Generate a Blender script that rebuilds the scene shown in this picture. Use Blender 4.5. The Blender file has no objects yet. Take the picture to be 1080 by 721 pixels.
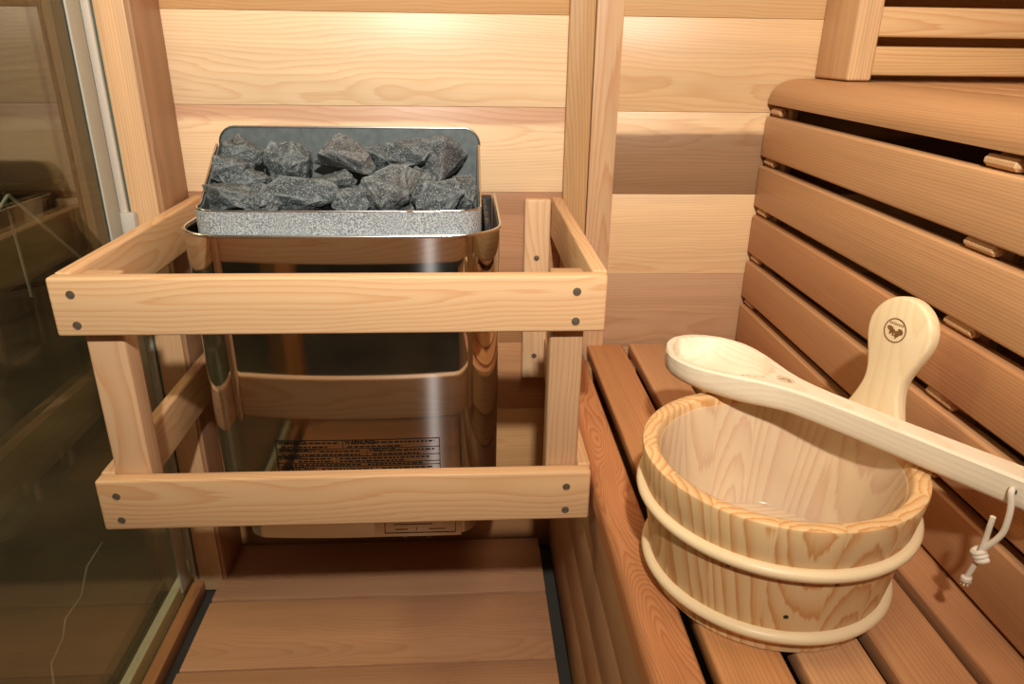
import bpy, bmesh, math, random
from mathutils import Vector, Matrix, noise
import numpy as np
PI = math.pi
ANROT = 0.
S = bpy.context.scene
COL = S.collection

# ------------------------------------------------------------------ materials
def newmat(name):
    m = bpy.data.materials.new(name); m.use_nodes = True
    nt = m.node_tree; nt.nodes.clear()
    out = nt.nodes.new('ShaderNodeOutputMaterial')
    b = nt.nodes.new('ShaderNodeBsdfPrincipled')
    nt.links.new(b.outputs[0], out.inputs[0])
    return m, nt, b, out

def wood(name, freq=190., ring=.45, streak=.22, rough=.45, spec=.35, ringcol=(.74, .48, .30), coat=0., wob=.022, bump=.12, lx=2.6):
    m, nt, b, out = newmat(name)
    N = nt.nodes.new; L = nt.links.new
    def math_(op, a, c=None, d=None):
        n = N('ShaderNodeMath'); n.operation = op
        for i, v in enumerate((a, c, d)):
            if v is None: continue
            if isinstance(v, (int, float)): n.inputs[i].default_value = v
            else: L(v, n.inputs[i])
        return n.outputs[0]
    def vmul(v, s):
        n = N('ShaderNodeVectorMath'); n.operation = 'MULTIPLY'; L(v, n.inputs[0]); n.inputs[1].default_value = s
        return n.outputs[0]
    def noi(v, s, det=3., rgh=.55):
        n = N('ShaderNodeTexNoise'); n.inputs['Scale'].default_value = 1.; n.inputs['Detail'].default_value = det
        n.inputs['Roughness'].default_value = rgh; L(vmul(v, s), n.inputs['Vector']); return n
    g = N('ShaderNodeAttribute'); g.attribute_name = 'gco'; P = g.outputs['Vector']
    t1 = N('ShaderNodeAttribute'); t1.attribute_name = 'tint'
    t2 = N('ShaderNodeAttribute'); t2.attribute_name = 'tint2'
    sp = N('ShaderNodeAttribute'); sp.attribute_name = 'spl'
    sx = N('ShaderNodeSeparateXYZ'); L(P, sx.inputs[0])
    nz = noi(P, (lx, 9., 9.), 2.)
    sc = N('ShaderNodeSeparateColor'); L(nz.outputs['Color'], sc.inputs[0])
    y = math_('ADD', sx.outputs[1], math_('MULTIPLY', math_('SUBTRACT', sc.outputs[0], .5), wob*1.6))
    z = math_('ADD', sx.outputs[2], math_('MULTIPLY', math_('SUBTRACT', sc.outputs[1], .5), wob*2.4))
    r = math_('SQRT', math_('ADD', math_('MULTIPLY', y, y), math_('MULTIPLY', z, z)))
    fine = noi(P, (5., 260., 260.), 2.)
    r2 = math_('ADD', math_('MULTIPLY', r, freq), math_('MULTIPLY', math_('SUBTRACT', fine.outputs['Fac'], .5), .5))
    fr = math_('FRACT', r2)
    # late wood: slow rise, fast fall
    up = math_('POWER', fr, 2.6)
    dn = N('ShaderNodeMapRange'); dn.interpolation_type = 'SMOOTHSTEP'
    L(fr, dn.inputs[0]); dn.inputs[1].default_value = .84; dn.inputs[2].default_value = 1.; dn.inputs[3].default_value = 1.; dn.inputs[4].default_value = 0.
    late = math_('MULTIPLY', up, dn.outputs[0])
    late = math_('MULTIPLY', late, 1.5)
    heart = N('ShaderNodeMapRange'); heart.interpolation_type = 'SMOOTHSTEP'
    hn = noi(P, (2.2, 22., 22.), 3.)
    L(math_('ADD', sp.outputs['Fac'], math_('MULTIPLY', math_('SUBTRACT', hn.outputs['Fac'], .5), .07)), heart.inputs[0])
    heart.inputs[1].default_value = -.006; heart.inputs[2].default_value = .008
    mx = N('ShaderNodeMix'); mx.data_type = 'RGBA'; L(heart.outputs[0], mx.inputs[0]); L(t1.outputs['Color'], mx.inputs[6]); L(t2.outputs['Color'], mx.inputs[7])
    # ring colour
    m2 = N('ShaderNodeMix'); m2.data_type = 'RGBA'; m2.blend_type = 'MULTIPLY'
    L(math_('MULTIPLY', late, ring), m2.inputs[0]); L(mx.outputs[2], m2.inputs[6]); m2.inputs[7].default_value = (*ringcol, 1)
    # streaks
    br = noi(P, (1.3, 34., 34.), 3.)
    k = math_('ADD', 1., math_('ADD', math_('MULTIPLY', math_('SUBTRACT', br.outputs['Fac'], .5), streak*2.0),
                                math_('MULTIPLY', math_('SUBTRACT', fine.outputs['Fac'], .5), streak)))
    vm = N('ShaderNodeVectorMath'); vm.operation = 'SCALE'; L(m2.outputs[2], vm.inputs[0]); L(k, vm.inputs['Scale'])
    L(vm.outputs[0], b.inputs['Base Color'])
    b.inputs['Roughness'].default_value = rough
    b.inputs['Specular IOR Level'].default_value = spec
    b.inputs['Coat Weight'].default_value = coat; b.inputs['Coat Roughness'].default_value = .12
    bp = N('ShaderNodeBump'); bp.inputs['Strength'].default_value = bump; bp.inputs['Distance'].default_value = .0006
    L(math_('ADD', fine.outputs['Fac'], math_('MULTIPLY', late, -.6)), bp.inputs['Height'])
    L(bp.outputs[0], b.inputs['Normal'])
    return m

def plain(name, col, rough=.5, metal=0., spec=.5, **kw):
    m, nt, b, out = newmat(name)
    b.inputs['Base Color'].default_value = (*col, 1)
    b.inputs['Roughness'].default_value = rough
    b.inputs['Metallic'].default_value = metal
    b.inputs['Specular IOR Level'].default_value = spec
    # tiny procedural variation of the roughness
    n = nt.nodes.new('ShaderNodeTexNoise'); n.inputs['Scale'].default_value = kw.get('nscale', 60.)
    r = nt.nodes.new('ShaderNodeMapRange'); nt.links.new(n.outputs[0], r.inputs[0])
    r.inputs[3].default_value = rough*(1-kw.get('nv', .15)); r.inputs[4].default_value = rough*(1+kw.get('nv', .15))
    nt.links.new(r.outputs[0], b.inputs['Roughness'])
    for k in ('Alpha', 'Transmission Weight', 'IOR'):
        if k in kw: b.inputs[k].default_value = kw[k]
    return m

CEDAR = wood('cedar_wood', freq=210., ring=.34, streak=.18, rough=.40, spec=.45)
CEDARF = wood('cedar_wood_fine', freq=300., ring=.48, streak=.24, lx=1.3, wob=.012)
CURLY = wood('cedar_wood_curly', freq=400., ring=.75, streak=.25, wob=.05, rough=.5)
GUARDW = wood('guard_wood', freq=165., ring=.50, streak=.10, ringcol=(.80, .55, .34), rough=.5)
PINE = wood('pail_pine', freq=135., ring=.85, streak=.10, ringcol=(.76, .46, .22), wob=.016, rough=.42)
PALE = wood('pale_aspen', freq=150., ring=.35, streak=.06, ringcol=(.86, .70, .50), rough=.5, bump=.03)
HOOPM = wood('hoop_wood', freq=300., ring=.10, streak=.06, rough=.38)

# stainless
STEEL, nt, b, _ = newmat('polished_stainless')
b.inputs['Base Color'].default_value = (.60, .585, .56, 1); b.inputs['Metallic'].default_value = 1.; b.inputs['Roughness'].default_value = .045
n = nt.nodes.new('ShaderNodeTexNoise'); n.inputs['Scale'].default_value = 9.; n.inputs['Detail'].default_value = 4
r = nt.nodes.new('ShaderNodeMapRange'); r.inputs[3].default_value = .03; r.inputs[4].default_value = .07
nt.links.new(n.outputs[0], r.inputs[0]); nt.links.new(r.outputs[0], b.inputs['Roughness'])
an = nt.nodes.new('ShaderNodeBsdfAnisotropic'); an.inputs['Color'].default_value = (.8, .8, .8, 1); an.inputs['Roughness'].default_value = .46; an.inputs['Anisotropy'].default_value = .94
tg = nt.nodes.new('ShaderNodeTangent'); tg.direction_type = 'RADIAL'; tg.axis = 'Z'; nt.links.new(tg.outputs[0], an.inputs['Tangent']); an.inputs['Rotation'].default_value = ANROT
ms = nt.nodes.new('ShaderNodeMixShader'); ms.inputs[0].default_value = .022
nt.links.new(b.outputs[0], ms.inputs[1]); nt.links.new(an.outputs[0], ms.inputs[2]); nt.links.new(ms.outputs[0], _.inputs[0])
RIM = plain('brushed_rim_metal', (.72, .70, .67), .22, 1.)
LOWER = plain('satin_panel_metal', (.62, .56, .46), .38, .75)
DARKM = plain('black_metal', (.012, .012, .013), .45, .3)
SCREWM = plain('screw_metal', (.20, .155, .11), .45, .6)
HOLE = plain('dark_recess', (.03, .018, .01), .8)

# galvanised / speckled tray
TRAY, nt, b, _ = newmat('speckled_galvanised_steel')
v = nt.nodes.new('ShaderNodeTexNoise'); v.inputs['Scale'].default_value = 560.; v.inputs['Detail'].default_value = 3.
tc = nt.nodes.new('ShaderNodeTexCoord'); nt.links.new(tc.outputs['Object'], v.inputs['Vector'])
cr = nt.nodes.new('ShaderNodeValToRGB'); cr.color_ramp.elements[0].position = .36; cr.color_ramp.elements[0].color = (.17, .21, .23, 1)
cr.color_ramp.elements[1].position = .62; cr.color_ramp.elements[1].color = (.66, .71, .73, 1)
nt.links.new(v.outputs[0], cr.inputs[0]); nt.links.new(cr.outputs[0], b.inputs['Base Color'])
b.inputs['Metallic'].default_value = .45; b.inputs['Roughness'].default_value = .45
bp = nt.nodes.new('ShaderNodeBump'); bp.inputs['Strength'].default_value = .4; bp.inputs['Distance'].default_value = .001
nt.links.new(v.outputs[0], bp.inputs['Height']); nt.links.new(bp.outputs[0], b.inputs['Normal'])
PLATE, nt, b, _ = newmat('dull_galvanised_plate')
v = nt.nodes.new('ShaderNodeTexNoise'); v.inputs['Scale'].default_value = 90.; v.inputs['Detail'].default_value = 5.
tc = nt.nodes.new('ShaderNodeTexCoord'); nt.links.new(tc.outputs['Object'], v.inputs['Vector'])
cr = nt.nodes.new('ShaderNodeValToRGB'); cr.color_ramp.elements[0].position = .3; cr.color_ramp.elements[0].color = (.105, .125, .125, 1)
cr.color_ramp.elements[1].position = .7; cr.color_ramp.elements[1].color = (.15, .175, .175, 1)
nt.links.new(v.outputs[0], cr.inputs[0]); nt.links.new(cr.outputs[0], b.inputs['Base Color'])
b.inputs['Metallic'].default_value = .35; b.inputs['Roughness'].default_value = .5

def rockmat(name, base, brown):
    m, nt, b, _ = newmat(name)
    N = nt.nodes.new; L = nt.links.new
    tc = N('ShaderNodeTexCoord')
    n1 = N('ShaderNodeTexNoise'); n1.inputs['Scale'].default_value = 620.; n1.inputs['Detail'].default_value = 3; L(tc.outputs['Object'], n1.inputs['Vector'])
    n2 = N('ShaderNodeTexNoise'); n2.inputs['Scale'].default_value = 38.; n2.inputs['Detail'].default_value = 5; L(tc.outputs['Object'], n2.inputs['Vector'])
    c2 = N('ShaderNodeValToRGB'); c2.color_ramp.elements[0].position = .35; c2.color_ramp.elements[0].color = (*[x*.65 for x in base], 1)
    c2.color_ramp.elements[1].position = .72; c2.color_ramp.elements[1].color = (*brown, 1)
    e = c2.color_ramp.elements.new(.52); e.color = (*base, 1)
    L(n2.outputs[0], c2.inputs[0])
    c1 = N('ShaderNodeValToRGB'); c1.color_ramp.elements[0].position = .53; c1.color_ramp.elements[0].color = (0, 0, 0, 1)
    c1.color_ramp.elements[1].position = .66; c1.color_ramp.elements[1].color = (1, 1, 1, 1)
    L(n1.outputs[0], c1.inputs[0])
    mx = N('ShaderNodeMix'); mx.data_type = 'RGBA'; L(c1.outputs[0], mx.inputs[0]); L(c2.outputs[0], mx.inputs[6]); mx.inputs[7].default_value = (.26, .30, .31, 1)
    # pale worn ridges
    ge = N('ShaderNodeAttribute'); ge.attribute_name = 'edge'
    n3 = N('ShaderNodeTexNoise'); n3.inputs['Scale'].default_value = 120.; L(tc.outputs['Object'], n3.inputs['Vector'])
    mm = N('ShaderNodeMath'); mm.operation = 'MULTIPLY'; L(ge.outputs['Fac'], mm.inputs[0]); L(n3.outputs[0], mm.inputs[1])
    m2 = N('ShaderNodeMix'); m2.data_type = 'RGBA'; L(mm.outputs[0], m2.inputs[0]); L(mx.outputs[2], m2.inputs[6]); m2.inputs[7].default_value = (.28, .31, .31, 1)
    L(m2.outputs[2], b.inputs['Base Color']); b.inputs['Roughness'].default_value = .62; b.inputs['Specular IOR Level'].default_value = .5
    bp = N('ShaderNodeBump'); bp.inputs['Strength'].default_value = .7; bp.inputs['Distance'].default_value = .0016
    ad = N('ShaderNodeMath'); ad.operation = 'ADD'; L(n1.outputs[0], ad.inputs[0]); L(n2.outputs[0], ad.inputs[1])
    L(ad.outputs[0], bp.inputs['Height']); L(bp.outputs[0], b.inputs['Normal'])
    return m
ROCK = rockmat('dark_green_grey_rock', (.028, .037, .038), (.048, .06, .06))
ROCKB = rockmat('brownish_grey_rock', (.052, .052, .050), (.115, .078, .058))

# thin glass: fresnel mix of clear (bronze tint) and mirror, both faces real
GLASS = bpy.data.materials.new('bronze_tinted_glass'); GLASS.use_nodes = True
nt = GLASS.node_tree; nt.nodes.clear()
o_ = nt.nodes.new('ShaderNodeOutputMaterial'); mx = nt.nodes.new('ShaderNodeMixShader')
tr = nt.nodes.new('ShaderNodeBsdfTransparent'); tr.inputs[0].default_value = (.86, .86, .74, 1)
gl = nt.nodes.new('ShaderNodeBsdfGlossy'); gl.inputs['Roughness'].default_value = .0; gl.inputs[0].default_value = (1, .97, .88, 1)
fz = nt.nodes.new('ShaderNodeFresnel'); ge_ = nt.nodes.new('ShaderNodeNewGeometry'); mr_ = nt.nodes.new('ShaderNodeMapRange')   # same reflectance entering and leaving the thin pane
mr_.inputs[3].default_value = 1.8; mr_.inputs[4].default_value = 1/1.8
nt.links.new(ge_.outputs['Backfacing'], mr_.inputs[0]); nt.links.new(mr_.outputs[0], fz.inputs['IOR'])
nt.links.new(fz.outputs[0], mx.inputs[0]); nt.links.new(tr.outputs[0], mx.inputs[1]); nt.links.new(gl.outputs[0], mx.inputs[2]); nt.links.new(mx.outputs[0], o_.inputs[0])
GEDGE = plain('green_glass_edge', (.05, .12, .11), .25)
SEAL = plain('grey_plastic_profile', (.44, .42, .34), .38)
SEAL2 = plain('pale_plastic_profile', (.60, .53, .44), .35)
CLIP = plain('translucent_plastic', (.62, .58, .50), .3, Alpha=.75)
TRACKM = plain('pale_track', (.88, .82, .68), .5)
LINER = plain('clear_plastic_liner', (1., .88, .68), .12, Alpha=.20)
CORD = plain('white_cotton_cord', (.72, .62, .48), .85)
BURN = plain('burnt_brand_mark', (.20, .085, .022), .7)
BURNL = plain('light_burnt_mark', (.52, .33, .15), .7)
INK = plain('black_print', (.010, .008, .006), .9, 0., .05)
CONC, nt, b, _ = newmat('outside_concrete')
n = nt.nodes.new('ShaderNodeTexNoise'); n.inputs['Scale'].default_value = 3.5; n.inputs['Detail'].default_value = 8
tc = nt.nodes.new('ShaderNodeTexCoord'); nt.links.new(tc.outputs['Object'], n.inputs['Vector'])
cr = nt.nodes.new('ShaderNodeValToRGB'); cr.color_ramp.elements[0].color = (.042, .034, .022, 1); cr.color_ramp.elements[1].color = (.14, .105, .065, 1)
cr.color_ramp.elements[0].position = .3; cr.color_ramp.elements[1].position = .75
nt.links.new(n.outputs[0], cr.inputs[0]); nt.links.new(cr.outputs[0], b.inputs['Base Color']); b.inputs['Roughness'].default_value = .8
CRACK = plain('pale_crack_filler', (.30, .27, .20), .9)
SUBFLOOR = plain('grey_subfloor', (.05, .045, .036), .8)
WIREM = plain('white_wire', (.75, .73, .66), .4)
BLACKP = plain('black_plastic', (.015, .015, .014), .5)
SEATM = plain('dark_brown_seat', (.035, .026, .018), .6)
BULB = bpy.data.materials.new('lamp_glow'); BULB.use_nodes = True
bb = BULB.node_tree.nodes['Principled BSDF']; bb.inputs['Emission Color'].default_value = (1, .82, .6, 1); bb.inputs['Emission Strength'].default_value = 3.

# tints (linear)
T = dict(lt=(.84, .61, .37), lt2=(.74, .49, .26), mid=(.62, .36, .16), red=(.50, .255, .12), brn=(.40, .205, .09), dk=(.27, .135, .06),
         org=(.48, .235, .10), orgd=(.40, .185, .075), guard=(.66, .41, .215), guard2=(.60, .36, .19), pale=(.85, .70, .48), pine=(.73, .48, .235),
         floor=(.47, .225, .105), floor2=(.53, .275, .14))

# ------------------------------------------------------------------ mesh building
class MB:
    def __init__(s): s.v = []; s.f = []; s.g = []; s.t = []; s.t2 = []; s.sp = []
    def add(s, vs, fs, gs, t, t2=None, sp=None):
        o = len(s.v); s.v += [tuple(v) for v in vs]; s.f += [tuple(i+o for i in f) for f in fs]
        s.g += [tuple(g) for g in gs]; n = len(vs)
        s.t += [t]*n; s.t2 += [t2 or t]*n; s.sp += (sp if sp is not None else [-1.]*n)
    def board(s, lo, hi, ax, tint, tint2=None, split=None, r=.002, seg=2, pith=None, flip=False, mat4=None):
        """box lo..hi with rounded edges, grain along axis ax"""
        lo = Vector(lo); hi = Vector(hi); c = (lo+hi)/2; d = hi-lo
        bm = bmesh.new(); bmesh.ops.create_cube(bm, size=1.)
        for v in bm.verts: v.co = Vector((v.co.x*d.x, v.co.y*d.y, v.co.z*d.z))
        if r > 0:
            rr = min(r, min(d)*.45)
            bmesh.ops.bevel(bm, geom=bm.edges[:], offset=rr, segments=seg, profile=.5, affect='EDGES')
        others = [i for i in range(3) if i != ax]
        a, t = (others if d[others[0]] >= d[others[1]] else others[::-1])
        if pith is None: pith = (random.uniform(-.05, .05), random.choice((-1, 1))*random.uniform(.012, .06), random.uniform(-.05, .05), random.uniform(-.03, .03))
        sd = random.uniform(0, 40)
        bm.verts.ensure_lookup_table(); bm.faces.ensure_lookup_table()
        vs = []; gs = []; sp = []
        for v in bm.verts:
            q = v.co; l = q[ax]; y = q[a]; z = q[t]
            gs.append((l+sd, y+pith[0]+l*pith[3], z+pith[1]+l*pith[2]))
            if split is not None: sp.append((y-split)*(1 if not flip else -1))
            p = q+c
            if mat4 is not None: p = mat4 @ p
            vs.append(p)
        fs = [[v.index for v in f.verts] for f in bm.faces]
        bm.free()
        s.add(vs, fs, gs, tint, tint2, sp if split is not None else None)
    def build(s, name, mat, parent=None, smooth=None):
        me = bpy.data.meshes.new(name); me.from_pydata(s.v, [], s.f)
        for nm, dat in (('tint', s.t), ('tint2', s.t2)):
            at = me.attributes.new(nm, 'FLOAT_COLOR', 'POINT')
            at.data.foreach_set('color', [c for t in dat for c in (*t, 1.)])
        at = me.attributes.new('gco', 'FLOAT_VECTOR', 'POINT'); at.data.foreach_set('vector', [c for g in s.g for c in g])
        at = me.attributes.new('spl', 'FLOAT', 'POINT'); at.data.foreach_set('value', s.sp)
        return finish(me, name, mat, parent, smooth if smooth is not None else 35)

def finish(me, name, mat, parent=None, smooth=None):
    me.materials.append(mat)
    bm = bmesh.new(); bm.from_mesh(me); bmesh.ops.recalc_face_normals(bm, faces=bm.faces[:]); bm.to_mesh(me); bm.free()
    if smooth:
        for p in me.polygons: p.use_smooth = True
        me.set_sharp_from_angle(angle=math.radians(smooth))
    o = bpy.data.objects.new(name, me); COL.objects.link(o)
    if parent is not None:
        o.parent = parent; o.matrix_parent_inverse = Matrix.Translation(-parent.location)
    return o

def raw(name, vs, fs, mat, parent=None, smooth=None):
    me = bpy.data.meshes.new(name); me.from_pydata([tuple(v) for v in vs], [], fs); return finish(me, name, mat, parent, smooth)

def empty(name, loc, label, cat, group=None):
    o = bpy.data.objects.new(name, None); COL.objects.link(o); o.location = loc; o.empty_display_size = .05
    o['label'] = label; o['category'] = cat
    if group: o['group'] = group
    return o
def tag(o, label, cat, group=None, kind=None):
    o['label'] = label; o['category'] = cat
    if group: o['group'] = group
    if kind: o['kind'] = kind
    return o
def structure(o): o['kind'] = 'structure'; return o

def one_board(name, lo, hi, ax, tint, mat, parent=None, **k):
    m = MB(); m.board(lo, hi, ax, tint, **k); return m.build(name, mat, parent)

def box(name, lo, hi, mat, parent=None, r=.0015):
    bm = bmesh.new(); bmesh.ops.create_cube(bm, size=1.)
    lo = Vector(lo); hi = Vector(hi); c = (lo+hi)/2; d = hi-lo
    for v in bm.verts: v.co = Vector((v.co.x*d.x, v.co.y*d.y, v.co.z*d.z))+c
    if r: bmesh.ops.bevel(bm, geom=bm.edges[:], offset=min(r, min(d)*.45), segments=2, profile=.5, affect='EDGES')
    me = bpy.data.meshes.new(name); bm.to_mesh(me); bm.free(); return finish(me, name, mat, parent, 35)

def tube_geo(pts, rad, n=10, cap=True):
    pts = [Vector(p) for p in pts]; vs = []; fs = []
    up = None
    for i, p in enumerate(pts):
        t = (pts[min(i+1, len(pts)-1)]-pts[max(i-1, 0)]).normalized()
        if up is None: up = t.orthogonal().normalized()
        up = (up-t*up.dot(t)).normalized(); bn = t.cross(up)
        r = rad[i] if isinstance(rad, (list, tuple)) else rad
        for k in range(n):
            a = 2*PI*k/n; vs.append(p+up*math.cos(a)*r+bn*math.sin(a)*r)
    for i in range(len(pts)-1):
        for k in range(n):
            fs.append((i*n+k, i*n+(k+1) % n, (i+1)*n+(k+1) % n, (i+1)*n+k))
    if cap:
        fs.append(tuple(range(n))[::-1]); fs.append(tuple((len(pts)-1)*n+k for k in range(n)))
    return vs, fs
def spline(pts, m=8):
    pts = [Vector(p) for p in pts]; P = [pts[0]*2-pts[1]]+pts+[pts[-1]*2-pts[-2]]; out = []
    for i in range(1, len(P)-2):
        for j in range(m):
            t = j/m; a, b_, c, d = P[i-1], P[i], P[i+1], P[i+2]
            out.append(.5*((2*b_)+(c-a)*t+(2*a-5*b_+4*c-d)*t*t+(-a+3*b_-3*c+d)*t**3))
    out.append(pts[-1]); return out

def screw(loc, nrm, parent, r=.0042):
    """countersunk screw: dark ring hole + metal head with cross"""
    nrm = Vector(nrm).normalized(); M = nrm.to_track_quat('Z', 'Y').to_matrix().to_4x4(); M.translation = Vector(loc)
    n = 20; vs = []; fs = []
    prof = [(r*1.15, .0), (r*1.12, .0006), (r*.92, .0007), (r*.86, .0002), (r*.3, .0006)]
    for (q, h) in prof:
        for k in range(n): vs.append(M @ Vector((q*math.cos(2*PI*k/n), q*math.sin(2*PI*k/n), h)))
    for i in range(len(prof)-1):
        for k in range(n): fs.append((i*n+k, i*n+(k+1) % n, (i+1)*n+(k+1) % n, (i+1)*n+k))
    fs.append(tuple(range((len(prof)-1)*n, len(prof)*n)))
    o = raw('screw', vs, fs, SCREWM, parent, 40)
    o2v = []
    rr = r*1.3
    for k in range(n): o2v.append(M @ Vector((rr*math.cos(2*PI*k/n), rr*math.sin(2*PI*k/n), .0002)))
    for k in range(n): o2v.append(M @ Vector((r*math.cos(2*PI*k/n), r*math.sin(2*PI*k/n), .0003)))
    return o

random.seed(4)
# ------------------------------------------------------------------ room shell
XG = -.528            # inner face of the glass
XR = 1.12; YB = 0.; YF = -1.11; ZF = -.015; ZC = 1.95
# back wall: boards, left bay and right bay
m = MB()
def wallboards(m, x0, x1, seams, tints):
    for (z0, z1), tt in zip(seams, tints):
        t1 = tt[0]; kw = {}
        if len(tt) > 1: kw = dict(tint2=tt[1], split=tt[2])
        m.board((x0, 0, z0+.0002), (x1, .018, z1-.0002), 0, t1, r=.0007, pith=(random.uniform(-.06, .06), random.choice((-1, 1))*random.uniform(.02, .05), random.uniform(-.03, .03), random.uniform(-.03, .03)), **kw)
zs = [(-.04, .14), (.14, .283), (.283, .421), (.421, .56), (.56, .699), (.699, .838), (.838, .977), (.977, 1.115), (1.115, 1.255), (1.255, 1.395), (1.395, 1.535), (1.535, 1.675), (1.675, 1.815), (1.815, 1.955)]
lt, lt2, mid, red, brn = T['lt'], T['lt2'], T['mid'], T['red'], T['brn']
pink = (.60, .36, .22)
L_t = [(brn,), (mid,), (red,), (brn,), ((.50, .27, .145), (.40, .21, .11), .03), (lt, pink, .045), (lt,), (mid,), (lt2,), (red,), (lt,), (mid,), (lt2,), (mid,)]
wallboards(m, -.53, .165, zs, L_t)
zr = [(-.04, .135), (.135, .275), (.275, .411), (.411, .552), (.552, .696), (.696, .833), (.833, .977), (.977, 1.115), (1.115, 1.255), (1.255, 1.395), (1.395, 1.535), (1.535, 1.675), (1.675, 1.815), (1.815, 1.955)]
R_t = [(brn,), (mid,), (red,), ((.47, .275, .15),), (lt2,), ((.30, .17, .085), lt2, .028), ((.66, .425, .215),), ((.60, .37, .17),), (lt2,), (red,), (lt,), (mid,), (lt2,), (mid,)]
wallboards(m, .242, XR, zr, R_t)
wb = structure(m.build('wall_back', CEDAR)); 
# backing so that no light leaks between boards
bk = structure(box('wall_back_core', (-.60, .0185, -.05), (XR+.05, .06, 2.0), SUBFLOOR, None, 0)); bk.name = 'wall_backing'
# vertical trims on the back wall
structure(one_board('trim_1', (.1625, -.014, -.04), (.2035, .002, ZC), 2, (.50, .30, .135), CEDARF, r=.002))
structure(one_board('trim_2', (.2045, -.016, -.04), (.2475, .002, ZC), 2, (.60, .375, .205), CEDARF, r=.002))
# corner post between glass and back wall
m = MB(); m.board((-.5265, -.110, -.04), (-.4722, 0, ZC), 2, (.66, .42, .225), r=.003, pith=(.02, .055, .01, .0))
structure(m.build('trim_3', CEDARF))
m = MB(); m.board((-.4720, -.1085, -.04), (-.4650, -.001, ZC), 2, (.40, .225, .12), r=.0015, pith=(.04, .02, .01, .0))
structure(m.build('trim_4', CEDARF))
# right wall, front wall, ceiling
m = MB()
for i in range(14):
    m.board((XR, YF, zs[i][0]), (XR+.018, 0, zs[i][1]-.001), 1, random.choice((lt2, mid, red, brn)), r=.0015)
structure(m.build('wall_right', CEDAR))
structure(one_board('trim_5', (XR-.05, YF-.05, -.04), (XR+.018, YF-.001, ZC), 2, mid, CEDARF, r=.003))
structure(one_board('trim_6', (-.5360, YF-.065, -.08), (-.472, YF-.001, ZC), 2, (.56, .30, .13), CEDARF, r=.003))
structure(one_board('trim_10', (-.471, YF-.050, -.08), (1.068, YF-.012, -.018), 0, (.44, .23, .11), CEDARF, r=.003))
structure(one_board('trim_11', (-.471, YF-.050, 1.86), (1.068, YF-.012, ZC), 0, mid, CEDARF, r=.003))
m = MB()
for i in range(13):
    x0 = -.60+i*.14
    m.board((x0, YF-.05, ZC), (x0+.139, .05, ZC+.018), 1, random.choice((lt, lt2, mid)), r=.0015)
structure(m.build('ceiling', CEDAR))
# sub floor and outside floor
structure(box('floor', (-.556, YF-.02, -.075), (XR+.02, .02, -.048), SUBFLOOR, None, 0))
fo = structure(box('floor_outside', (-4.5, -5.0, -.12), (3.0, 5.5, -.08), CONC, None, 0))
# wooden sill under the glass, pale track outside it
structure(one_board('trim_7', (-.5275, YF, -.048), (-.5055, -.111, -.016), 1, T['orgd'], CEDARF, r=.003))
structure(box('trim_8', (-.5530, YF, -.08), (-.5370, .0, -.002), TRACKM, None, .002))

# glass panel on the left
gp = structure(box('window_1', (-.5362, YF, -.020), (-.5282, -.062, 1.93), GLASS, None, 0))
e = box('glass_edge', (-.5158, -.1135, -.010), (-.5142, -.1105, 1.93), GEDGE, gp, 0)
s1 = box('seal_profile', (-.5280, -.163, .0), (-.5245, -.124, 1.93), SEAL, gp, .0022)
s2 = box('seal_profile', (-.5278, -.1190, .672), (-.5160, -.1105, 1.93), SEAL2, gp, .0022)
s3 = box('seal_clip', (-.5285, -.126, .640), (-.5050, -.1105, .690), CLIP, gp, .003)
s4 = box('seal_profile', (-.5278, -.1180, .0), (-.5165, -.1105, .636), SEAL, gp, .0018)
s1['label'] = 'wide grey sealing strip'; s3['label'] = 'translucent plastic clip'

# ------------------------------------------------------------------ duckboard floor
fl = empty('duckboard', (-.17, -.8, -.048), 'removable duckboard floor of wide reddish cedar planks laid crosswise between glass and bench', 'duckboard')
y = -.006
tf = [T['org'], T['floor2'], T['floor2'], T['floor'], T['floor2'], T['org'], T['floor'], T['floor2'], T['floor'], T['org'], T['floor2']]
tf[0] = (.42, .225, .12)
fh = [-.016, -.016, -.012, -.014, -.016, -.014, -.015, -.014, -.014, -.014, -.014]
for i in range(7):
    y0 = max(y-.158, YF-.008)
    one_board('plank', (-.477, y0, -.036), (.140, y, fh[i]), 0, tf[i], CEDAR, fl, r=.003, pith=(random.uniform(-.05, .05), .02+.02*random.random(), random.uniform(-.06, .06), 0))
    y = y0-.006
for x in (-.40, -.17, .06):
    one_board('batten', (x-.02, -1.10, -.048), (x+.02, -.01, -.0362), 1, brn, CEDAR, fl)

# ------------------------------------------------------------------ lower bench
bn = empty('sauna_bench', (.34, -.85, -.048), 'low reddish cedar bench with slatted seat and boarded front, carrying the pail', 'bench')
slx = [(.218, .2845), (.2975, .3640), (.3770, .4450), (.4580, .5180)]
st = [(.56, .26, .10), (.60, .32, .15), (.54, .27, .12), (.50, .245, .11)]
for (x0, x1), t in zip(slx, st):
    one_board('seat_slat', (x0, -1.095, .398), (x1, -.008, .420), 1, t, CEDARF, bn, r=.0035, seg=3, pith=(random.choice((-.05, .05)), .04, random.uniform(-.005, .005), .006))
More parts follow.
